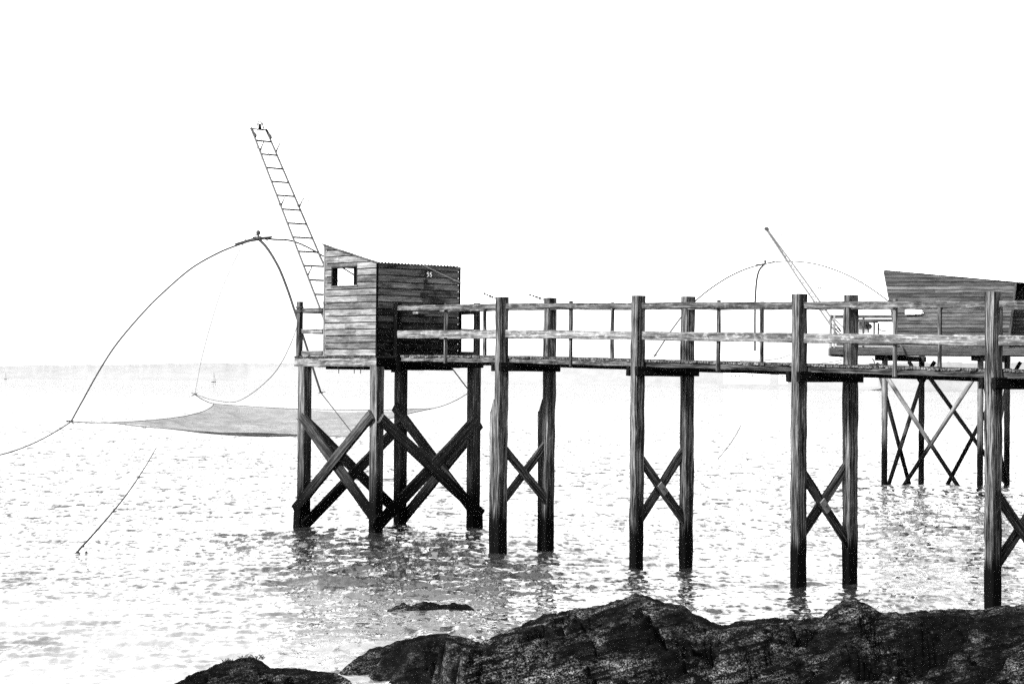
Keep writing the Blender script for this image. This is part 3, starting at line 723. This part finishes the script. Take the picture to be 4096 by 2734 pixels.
m = MB(); m.beam(fp(sl_+.05, 2.9, 4.215), fp(4.6, 2.9, 4.215), .08, .22, B3, .6, .4, .004); m.build('platform_beam', 'dark', ft)
m = MB(); m.beam(fp(sl_, -.1, 4.19), fp(sl_, 2.9, 4.19), .1, .26, P3, 1.5, .4, .004); m.build('platform_beam', 'sidingfar', ft)
m = MB(); s = sl_
while s < 4.6: m.beam(fp(s+.07, -.1, 4.345), fp(s+.07, 2.9, 4.345), .13, .035, P3, random.uniform(.5, .9), .6, .002); s += .142
m.build('platform_deck', 'sidingfar', ft)
# flared cabin
z0f, wf_ = 4.36, 3.36
fl = lambda q, z: z
roofz = lambda q: 6.76-(q+.45)*.098
def fwall(q, z, o): return fp(q, -.02-o-.14*(z-z0f)*.5, z)
w = wall(ft, 'wall', 'sidingfar', 0, wf_, 's', None, roofz, [], 1.0, z0=z0f, bh=.119, hpf=fwall, slant=(-.183, .12), zmax=6.9)
w = wall(ft, 'wall', 'doorside', -.02, 2.6, 't', None, lambda q: 6.37, [(1.0, 1.7, 4.3, 6.1)], .45, z0=z0f, bh=.119, hpf=lambda q, z, o: fp(wf_+.0+.12*(z-z0f)+o, q, z), zmax=6.9, tonef=lambda z: 1.-.75*float(sst(np.array(z), 1.0, 1.35)))  # upper boards toned dark as painted shade under the porch roof
w = wall(ft, 'wall', 'sidingfar', -.02, 2.6, 't', None, lambda q: 6.74, [], .8, z0=z0f, bh=.119, hpf=lambda q, z, o: fp(-.183*(z-z0f)-o, q, z), zmax=6.9)
w = wall(ft, 'wall', 'sidingfar', 0, wf_, 's', None, roofz, [], .8, z0=z0f, bh=.119, hpf=lambda q, z, o: fp(q, 2.6+o, z), slant=(-.183, .12), zmax=6.9)
m = MB(); m.beam(fp(wf_+.02, -.04, z0f), fp(wf_+.26, -.16, 6.36), .07, .05, P3, .7, .4, .002); m.build('corner_batten', 'sidingfar', ft)
m = MB(); Pg = [[fp(s, t, roofz(s)+.02+.012*math.sin(2*math.pi*t/.09)) for t in np.linspace(-.22, 2.75, 200)] for s in np.linspace(-.52, 4.35, 6)]
m.grid(Pg); rf = m.build('roof', 'roof', ft, True); sm = rf.modifiers.new('sheet', 'SOLIDIFY'); sm.thickness = .008; sm.offset = 1
m = MB(); m.beam(fp(3.95, -.18, roofz(3.95)-.07), fp(3.95, 2.7, roofz(3.95)-.07), .05, .1, P3, .5, .4, .002); m.build('porch_beam', 'dark', ft)
w = wall(ft, 'wall', 'doorside', wf_, 4.7, 's', None, roofz, [], .6, z0=z0f, bh=.119, hpf=lambda q, z, o: fp(q, .5-o, z), zmax=6.9, tonef=lambda z: 1.-.85*float(sst(np.array(z), 1.0, 1.3)))  # porch wall, the roof's shade put into its board tones towards the top
for t in (-.1, 1.2):
    m = MB(); m.beam(fp(4.0, t, 4.36), fp(4.0, t, 6.2), .09, .09, P3, .45, .3, .003); m.build('porch_post', 'dark', ft)
for z, h_ in ((5.3, .07), (4.95, .13), (4.55, .09)):
    m = MB(); m.beam(fp(3.5, -.1, z), fp(4.6, -.1, z), .04, h_, B3, .5, .3, .003); m.build('railing', 'dark', ft)
sg = at(3622, 1230, 70.4); ss, sz = (sg-C3).dot(P3), sg.z-.04
m = MB(); m.beam(fp(ss, -.18, sz-.085), fp(ss+.30, -.18, sz-.085), .03, .17, B3, 1, .3, 0, .003); sgn_ = m.build('sign', 'white', ft); sgn_['label'] = 'small white sign board on the wall'
m = MB()
for i in range(6): m.beam(fp(ss+.32, -.18, sz-.012-i*.029), fp(ss+.32+(.2, .18, .22, .19, .24, .17)[i], -.18, sz-.012-i*.029), .02, .010, B3, 1, .3, 0, .001)
m.build('sign_lines', 'white', sgn_)
m = MB(); m.tube([fp(.05, -.26, 4.5), fp(.16, -.30, 4.36), fp(.2, -.3, 4.26)], .035, 8); m.build('drain_pipe', 'galv', ft)
# balcony railing and winch
zt_ = 5.30
for (a, b, z, h_, mt) in ((sl_, -.05, zt_, .10, 'sidingfar'), (sl_+.55, -.05, zt_-.12, .09, 'sidingfar'), (sl_+.2, .1, 4.42, .08, 'sidingfar')):
    m = MB(); m.beam(fp(a, -.1, z), fp(b, -.1, z), .05, h_, B3, .8, .3, .003); m.build('railing', mt, ft)
for s in (sl_+.02, sl_+.14):
    m = MB(); m.beam(fp(s, -.12, 4.1 if s < sl_+.1 else 4.32), fp(s, -.12, 5.36), .07, .07, P3, 1.5, .3, .003); m.build('railing_post', 'farpile', ft)
m = MB(); m.beam(fp(-.95-.1, -.1, 4.36), fp(-1.05, -.1, 5.25), .06, .06, P3, .8, .3, .003); m.build('railing_post', 'sidingfar', ft)
m = MB()
for i in range(3): m.tube([fp(sl_+.16, 0, 5.2-i*.28), fp(sl_+.52, .0, 4.85-i*.28)], .016, 6)
m.tube([fp(sl_+.1, 0, 4.93), fp(sl_+.6, 0, 4.93)], .01, 6); m.build('lattice', 'galv', ft)
wx = (at(3490, 1300, 71)-C3).dot(P3)
m = MB(); m.beam(fp(wx-.22, .2, 5.18), fp(wx+.16, .2, 5.16), .16, .10, B3, 1, .2, 0, .02); m.beam(fp(wx+.05, .2, 4.5), fp(wx+.05, .2, 5.14), .05, .05, P3, 1, .3, 0); m.beam(fp(wx+.18, .2, 4.5), fp(wx+.18, .2, 5.1), .05, .05, P3, 1, .3, 0)
m.tube([fp(wx+.18, .2, 4.93), fp(wx+.30, .2, 4.86), fp(wx+.42, .2, 4.86)], .014, 6); m.tube([fp(wx-.12, .05, 5.0), fp(wx-.12, .35, 5.0)], .09, 10)
m.build('winch', 'iron', ft)
m = MB(); m.beam(fp(wx-.42, .15, 4.5), fp(wx-.06, .15, 4.5), .2, .03, B3, 1, .3, 0); m.beam(fp(wx-.42, .15, 5.0), fp(wx-.1, .15, 5.0), .03, .4, B3, .6, .3, 0); m.build('winch_cover', 'palepole', ft)
q = at(3495, 1455, 70.2); m = MB()
m.beam(q+V((-.13, 0, -.06)), q+V((.06, 0, -.06)), .15, .17, UP, 1, .3, 0, .01); m.tube([q+V((.02, 0, .02)), q+V((0, 0, .12)), q+V((-.05, 0, .16))], .02, 6); m.tube([q+V((.08, 0, .02)), q+V((.28, 0, -.1))], .05, 8); m.ball(q+V((.28, 0, -.05)), .08, 8, 6)
m.build('motor', 'iron', ft)

# far crane and net
fc = thing('net_crane', at(3340, 1330, 71), 'slim pale lattice boom with a pulley at its tip, leaning from the far hut', 'crane')
a0, a1 = at(3355, 1330, 71.3), at(3070, 922, 73.5); d = (a1-a0).normalized(); nx = d.cross(V((0, 1, 0))).normalized()
for k in (-1, 1):
    m = MB(); m.tube([a0+nx*.075*k, a0.lerp(a1, .5)+nx*.07*k, a1+nx*.02*k], .027, 6); m.build('side_rail', 'galv', fc)
m = MB(); m.tube([a0+V((0, .15, 0)), a1], .012, 6); m.build('side_rail', 'galv', fc)
for i in range(1, 15):
    q = a0.lerp(a1, i/15); m = MB(); w_ = .075*(1-.6*i/15); m.tube([q-nx*w_, q+nx*w_+d*(.1 if i % 2 else -.1)], .009, 5); m.build('rung', 'galv', fc)
sheave(a1+V((-.02, 0, .05)), (.3, 1, 0), .07, .02, fc)
m = MB(); m.tube([a1+V((-.1, 0, .1)), a1+V((-.11, 0, -.14)), a1+V((.06, 0, -.15))], .010, 6); m.tube([a1+V((-.1, 0, .1)), a1+V((.03, 0, .1))], .010, 6); m.build('pulley_cage', 'iron', fc)
AP2 = at(3061, 1052, 73.6)
m = MB(); m.tube([AP2+UP*.05, a1+V((-.09, 0, 0))], .0055, 5); m.build('hoist_wire', 'wire', fc)
fn = thing('lift_net', AP2, 'pale dip net hanging from slim arched poles beside the far hut, seen through the railings', 'fishing net')
eL2, eR2, eF2, eB2 = at(2618, 1424, 72.), at(3700, 1330, 75.), at(3020, 1400, 71.), at(3120, 1395, 77.)
A2 = {'pole1': [AP2+V((.3, 0, .05)), at(2985, 1075, 73.4), at(2880, 1128, 73.1), at(2775, 1210, 72.8), at(2690, 1315, 72.4), eL2],
      'pole2': [AP2+V((-.3, 0, -.06)), at(3150, 1045, 73.8), at(3280, 1060, 74.1), at(3420, 1115, 74.4), at(3555, 1205, 74.7), eR2],
      'pole3': [AP2, at(3035, 1085, 73.2), at(3024, 1150, 72.5), at(3020, 1260, 71.7), eF2]}
for i, (k, pts) in enumerate(A2.items()):
    m = MB(); m.tube(bez(pts, 10), (.022, .019, .032)[i], 7); m.build('pole', 'pole', fn, True)
m = MB(); m.ball(AP2+UP*.06, .05, 8, 6); m.build('pulley_block', 'galv', fn)
m = MB()
for dx, dz in ((-.12, -.06), (.1, .05), (-.05, .08)): m.tube([eL2-V((dx, 0, dz))*.7, eL2+V((dx, 0, dz))], .009, 5)
m.build('lashing', 'iron', fn)
k0, k1, k2, k3 = at(2640, 1425, 72), at(3030, 1432, 71), at(3650, 1425, 75), at(3120, 1395, 77)
n = 20; Pg = []
for i in range(n):
    row = []
    for j in range(n):
        u, v = i/(n-1), j/(n-1); q = k0*(1-u)*(1-v)+k1*u*(1-v)+k3*(1-u)*v+k2*u*v
        row.append(q-UP*(.5*16*u*(1-u)*v*(1-v)*.5))
    Pg.append(row)
m = MB(); m.grid(Pg); m.build('net', 'netfar', fn, True)
for pts in ((at(2960, 1442, 71), at(3060, 1440, 71), at(3120, 1432, 71), at(3160, 1418, 71)), (at(3180, 1455, 71), at(3260, 1455, 71), at(3330, 1446, 71), at(3370, 1438, 71)), (at(3285, 1465, 71), at(3330, 1458, 71), at(3370, 1448, 71))):
    m = MB(); m.tube(bez(pts, 6), .011, 5); m.build('edge_rope', 'rope', fn)
for pts, l in ((sag(a1+V((.1, 0, -.02)), at(3950, 1110, 72.), .25, 16), 'thin stay wire from the far boom tip back over the far hut roof'), (sag(at(3265, 1152, 71.9), at(3536, 1096, 70.8), .1, 12), 'short thin stay wire between the far boom and the corner of the far hut')):
    m = MB(); m.tube(pts, .009, 5)
    for q in (1, 2): m.ball(pts[0].lerp(pts[1], q*.4), .025, 6, 4)
    tag(m.build('guy_wire', 'wire'), l, 'guy wire', 'guy wires of the far boom')
rope_thing('slanting_rod', bez([at(2872, 1834, 62), at(2905, 1795, 62.5), at(2940, 1745, 63), at(2963, 1702, 63.5)], 6), .011, 'pole', 'short thin dark rod standing out of open water between two pier posts', 'rod')

# ------------------------------------------------------------------ houses, boats, buoy on the far side
def house(x0, x1, ytop, ybot, D, label, flat=False, nw=4):
    a, b = at(x0, ybot, D), at(x1, ybot, D); w = b.x-a.x; h = (ybot-ytop)/FPX*D; z0 = a.z-2
    hs = thing('house', V(((a.x+b.x)/2, D+w*.3, z0)), label, 'house', 'houses on the far shore')
    m = MB(); m.beam(V((a.x, D+4, z0+(h+2)/2)), V((b.x, D+4, z0+(h+2)/2)), 8, h+2, (0, 1, 0), 1, 50, 0, .02); m.build('wall', 'housewall', hs)
    if not flat:
        m = MB(); zz = z0+h+2
        vs = [V((a.x-.4, D-.5, zz)), V((b.x+.4, D-.5, zz)), V((b.x+.4, D+8.5, zz)), V((a.x-.4, D+8.5, zz)), V((a.x, D+4, zz+2.2)), V((b.x, D+4, zz+2.2))]
        m.add(vs, [(0, 1, 5, 4), (2, 3, 4, 5), (0, 4, 3), (1, 2, 5), (3, 2, 1, 0)], vs, 1); m.build('roof', 'houseroof', hs)
    for i in range(nw):
        cx_ = a.x+w*(i+.5)/nw
        m = MB(); m.beam(V((cx_, D-.03, z0+2+h*.35)), V((cx_, D-.03, z0+2+h*.65)), .9, .12, (1, 0, 0), 1, 9, 0, .01); m.build('window', 'plate', hs)
house(2900, 3000, 1487, 1516, 1150, 'long pale low building on the far shore under the pier deck', True, 6)
house(3004, 3030, 1484, 1518, 1140, 'narrow white house on the far shore beside the long low building', True, 2)
house(3034, 3078, 1499, 1518, 1130, 'small white house with a pitched roof on the far shore', False, 3)
house(3124, 3150, 1488, 1518, 1120, 'white block house on the far shore just left of a pier post', True, 2)
house(3470, 3510, 1512, 1526, 1105, 'low white house on the far shore below the far hut', False, 2)
def boat(x, y, D, h, label, kind='sail'):
    q = at(x, y, D); q.z = 0; s = D/FPX
    b = thing('sailing_boat', q, label, 'sailing boat', 'boats far out on the bay'); L = h*.45
    m = MB(); m.beam(q+V((-L*.5, 0, .12*h)), q+V((L*.5, 0, .12*h)), L*.3, h*.1, (0, 1, 0), 1, L/6, 0, h*.03); m.build('hull', 'pole', b)
    m = MB(); m.tube([q+UP*.1*h, q+UP*h*1.1], h*.01, 6); m.build('mast', 'pole', b)
    m = MB(); pts = [q+UP*.22*h+V((.02*h, 0, 0)), q+UP*h, q+V((L*.5, L*.25, .22*h))]; pts2 = [p_+V((0, .04*h, 0)) for p_ in pts]
    m.add(pts+pts2, [(0, 1, 2), (5, 4, 3), (0, 3, 4, 1), (1, 4, 5, 2), (2, 5, 3, 0)], pts+pts2, 1); m.build('sail', 'houseroof', b)
boat(855, 1530, 1500, 7.0, 'tiny grey sailing boat far out, beyond the net')
boat(22, 1520, 2200, 7.0, 'tiny sailing boat at the left edge of the bay')

# ------------------------------------------------------------------ the rocks in front
def ledge(name, pts, x0, x1, dmin, dmax, lump, label, nx, nd, front=None, seed=3, rough=1.):
    pts = np.array(pts, float); px = np.linspace(x0, x1, nx); ys = np.interp(px, pts[:, 0], pts[:, 1]); Ds = np.interp(px, pts[:, 0], pts[:, 2])
    D = 1/np.linspace(1/dmin, 1/dmax, nd); PXg, DG = np.meshgrid(px, D, indexing='ij'); DS = Ds[:, None]*np.ones_like(DG)
    ZS = (EYE-(ys-hor(px))/FPX*Ds)[:, None]
    X = (PXg-2048)/FPX*DG; Y = DG
    line = EYE-(EYE-ZS)*DG/DS; ahead = DS-DG
    u, v = X*.83+Y*.55, -X*.55+Y*.83
    big = fbm(X/1.9+7, Y/1.6, 4, seed); ridge = 1-np.abs(fbm((X+.3*Y)/1.8, (Y-.2*X)/.5, 3, seed+20)); rid2 = 1-np.abs(fbm(X/.8, Y/.5, 4, seed+50))
    fine = fbm(X/.22, Y/.22, 4, seed+70)
    bil = np.abs(fbm(u/1.5+1.7, v/.8, 2, seed+110)); bil2 = np.abs(fbm(X/.55, Y/.42, 2, seed+130))
    Z = np.where(ahead > 0, ZS+lump*(.55*big+.30*(ridge-.75)+1.5*(bil-.30)+.5*(bil2-.3)+.25*(rid2-.8)+.45*(ridge-.75))*sst(ahead, 0, .7)+.0*ahead, ZS-np.maximum(-ahead-.12, 0)**1.15*1.1)
    tilt = -.27*X+.06*Y+.09*fbm(X/1.6, Y/.9, 3, seed+150); q_ = (Z+tilt)/.115; fq = q_-np.floor(q_)     # tilted layers broken into ledges
    Zt = .115*(np.floor(q_)+sst(fq, .5, .95))-tilt
    Z = np.where(ahead > 0, Z+(Zt-Z)*.85*sst(ahead, .05, .5), Z)
    w = sst(ahead, -.1, .5)
    lim = line-.012-.05*w+.0*fine
    soft = .5*(Z+lim-np.sqrt((Z-lim)**2+.0025*w+1e-7))                # keep the crest the highest line
    Z = np.where(ahead > 0, soft, Z)
    Z = Z+rough*(.022*fine+.05*(ridge-.8)*sst(ahead, -.2, .6)-.03*sst(1-np.abs(fbm(X/1.3+3, Y/.5, 2, seed+33)), .93, 1.)*sst(ahead, .1, .5)+.008*fbm(X/.07, Y/.07, 3, seed+90))
    if front is not None:
        fr = np.interp(px, front[0], front[1])[:, None]
        Z = Z-np.maximum(fr-DG+.12*fbm(X/.5, Y/.5, 3, 4), 0)*.6
    edge = np.minimum(sst(PXg, x0, x0+40), 1-sst(PXg, x1-40, x1)) if name != 'x' else 1
    Z = Z-.6*(1-edge)
    o = np_mesh(name, X, Y, Z, 'rock'); return tag(o, label, 'rock', 'rocks in front of the pier')
main = [(1340, 2710, 25), (1365, 2690, 25), (1410, 2660, 25), (1465, 2616, 25.1), (1570, 2572, 25.3), (1674, 2549, 25.4), (1780, 2533, 25.5), (1850, 2546, 25.5), (1910, 2565, 25.6), (1940, 2568, 26), (2058, 2511, 26.6), (2200, 2455, 27.4), (2320, 2432, 28), (2425, 2420, 28.3), (2495, 2392, 28.6), (2548, 2375, 28.8), (2600, 2385, 28.8), (2668, 2409, 28.7), (2738, 2424, 28.6), (2790, 2462, 28.2), (2850, 2490, 28), (2900, 2497, 28), (2965, 2485, 28), (3070, 2476, 28), (3160, 2472, 28), (3230, 2472, 28.2), (3296, 2468, 28.5), (3330, 2430, 28.8), (3374, 2407, 29), (3440, 2407, 29), (3480, 2425, 29), (3520, 2447, 29), (3592, 2450, 29), (3610, 2456, 29.2), (3665, 2444, 29.5), (3750, 2434, 30), (3836, 2437, 30.3), (3958, 2433, 30.6), (4010, 2421, 30.8), (4096, 2417, 31), (4300, 2420, 31), (5200, 2400, 31)]
fx = ([1300, 1360, 1500, 1600, 1690, 1760, 1850, 1960], [24.95, 24.9, 24.75, 24.55, 24.1, 23.1, 21, 13])
ledge('rock', main, 1330, 5200, 14, 35, .42, 'long dark jagged rock ledge filling the lower right foreground', 900, 620, fx, 3)
left = [(660, 2760, 22.6), (705, 2734, 23.2), (770, 2705, 23.6), (840, 2675, 24.), (905, 2648, 24.3), (975, 2630, 24.5), (1030, 2627, 24.6), (1062, 2640, 24.6), (1085, 2660, 24.5), (1110, 2671, 24.3), (1180, 2671, 24.2), (1230, 2672, 24.2), (1290, 2684, 24.1), (1360, 2694, 24.0), (1400, 2712, 23.9), (1440, 2730, 23.7)]
fx2 = ([600, 1000, 1100, 1180, 1280, 1400], [16, 20, 22.8, 23.75, 23.9, 23.9])
ledge('rock', left, 660, 1460, 18, 26.5, .25, 'low dark rock with sprigs of seaweed at the bottom left foreground', 260, 260, fx2, 12, .8)
def surf_rock(x, y, D, w, h, dp, label, seed):
    q = at(x, y, D); n, k = 40, 20; a = np.linspace(0, 2*np.pi, n); t = np.linspace(0, 1, k); A, Tt = np.meshgrid(a, t, indexing='ij')
    R = np.sin(Tt*np.pi/2); X = q.x+w*R*np.cos(A); Y = q.y+dp*R*np.sin(A); Z = -.10+(h+.10)*np.cos(Tt*np.pi/2)**.7+.045*fbm(X/.10+seed, Y/.10, 4, seed)*(1-Tt)+.05*(X-q.x)/w*(1-Tt)
    return tag(np_mesh('rock', X, Y, Z, 'rock'), label, 'rock', 'rocks awash in the surf')
surf_rock(1600, 2440, 31.6, .20, .06, .3, 'leftmost of three small dark rocks awash, right beside the white foam', 5)
surf_rock(1690, 2438, 31.8, .33, .075, .3, 'middle and biggest of the three small dark rocks awash', 6)
surf_rock(1808, 2441, 31.8, .34, .045, .3, 'rightmost, low and long, of the three small dark rocks awash', 7)
def weed(x, y, D, n, label):
    q = at(x, y, D); q.z -= .03; m = MB()
    for i in range(n):
        a = random.uniform(0, 6.28); l = random.uniform(.03, .075); d = V((math.cos(a)*.8, math.sin(a)*.4, random.uniform(.4, 1.)))*l
        b0_ = q+V((random.uniform(-.05, .05), random.uniform(-.03, .03), 0)); m.tube([b0_, b0_+d*.6+V((0, 0, .008)), b0_+d], [.004, .006, .002], 5)
        e = b0_+d*.6; m.tube([e, e+V((random.uniform(-.03, .03), 0, random.uniform(.0, .03)))], [.004, .002], 4)
    tag(m.build('seaweed', 'weed'), label, 'seaweed', 'seaweed sprigs on the left rock')
weed(910, 2642, 24.95, 26, 'leftmost and bushiest seaweed sprig on the low left rock')
weed(980, 2626, 24.98, 20, 'seaweed sprig just left of the top of the low left rock')
weed(1037, 2624, 25, 14, 'small seaweed sprig on the very top of the low left rock')
weed(716, 2724, 24.7, 14, 'seaweed sprig low at the left foot of the low left rock')

# ------------------------------------------------------------------ haze over the bay
T = NT('sea_haze'); pv = T.n('ShaderNodeVolumePrincipled'); pv.inputs['Color'].default_value = (.95, .95, .95, 1); pv.inputs['Density'].default_value = 0.000022
pv.inputs['Anisotropy'].default_value = 0.2
ou = T.n('ShaderNodeOutputMaterial'); T.l(pv.outputs[0], ou.inputs['Volume']); M['haze'] = T.m
m = MB(); m.beam(V((-9200, 3000, 33)), V((9200, 3000, 33)), 13500, 74, (0, 1, 0), 1, 1e6, 0, .001)
HZ = m.build('haze', 'haze'); struct(HZ, 'stuff')
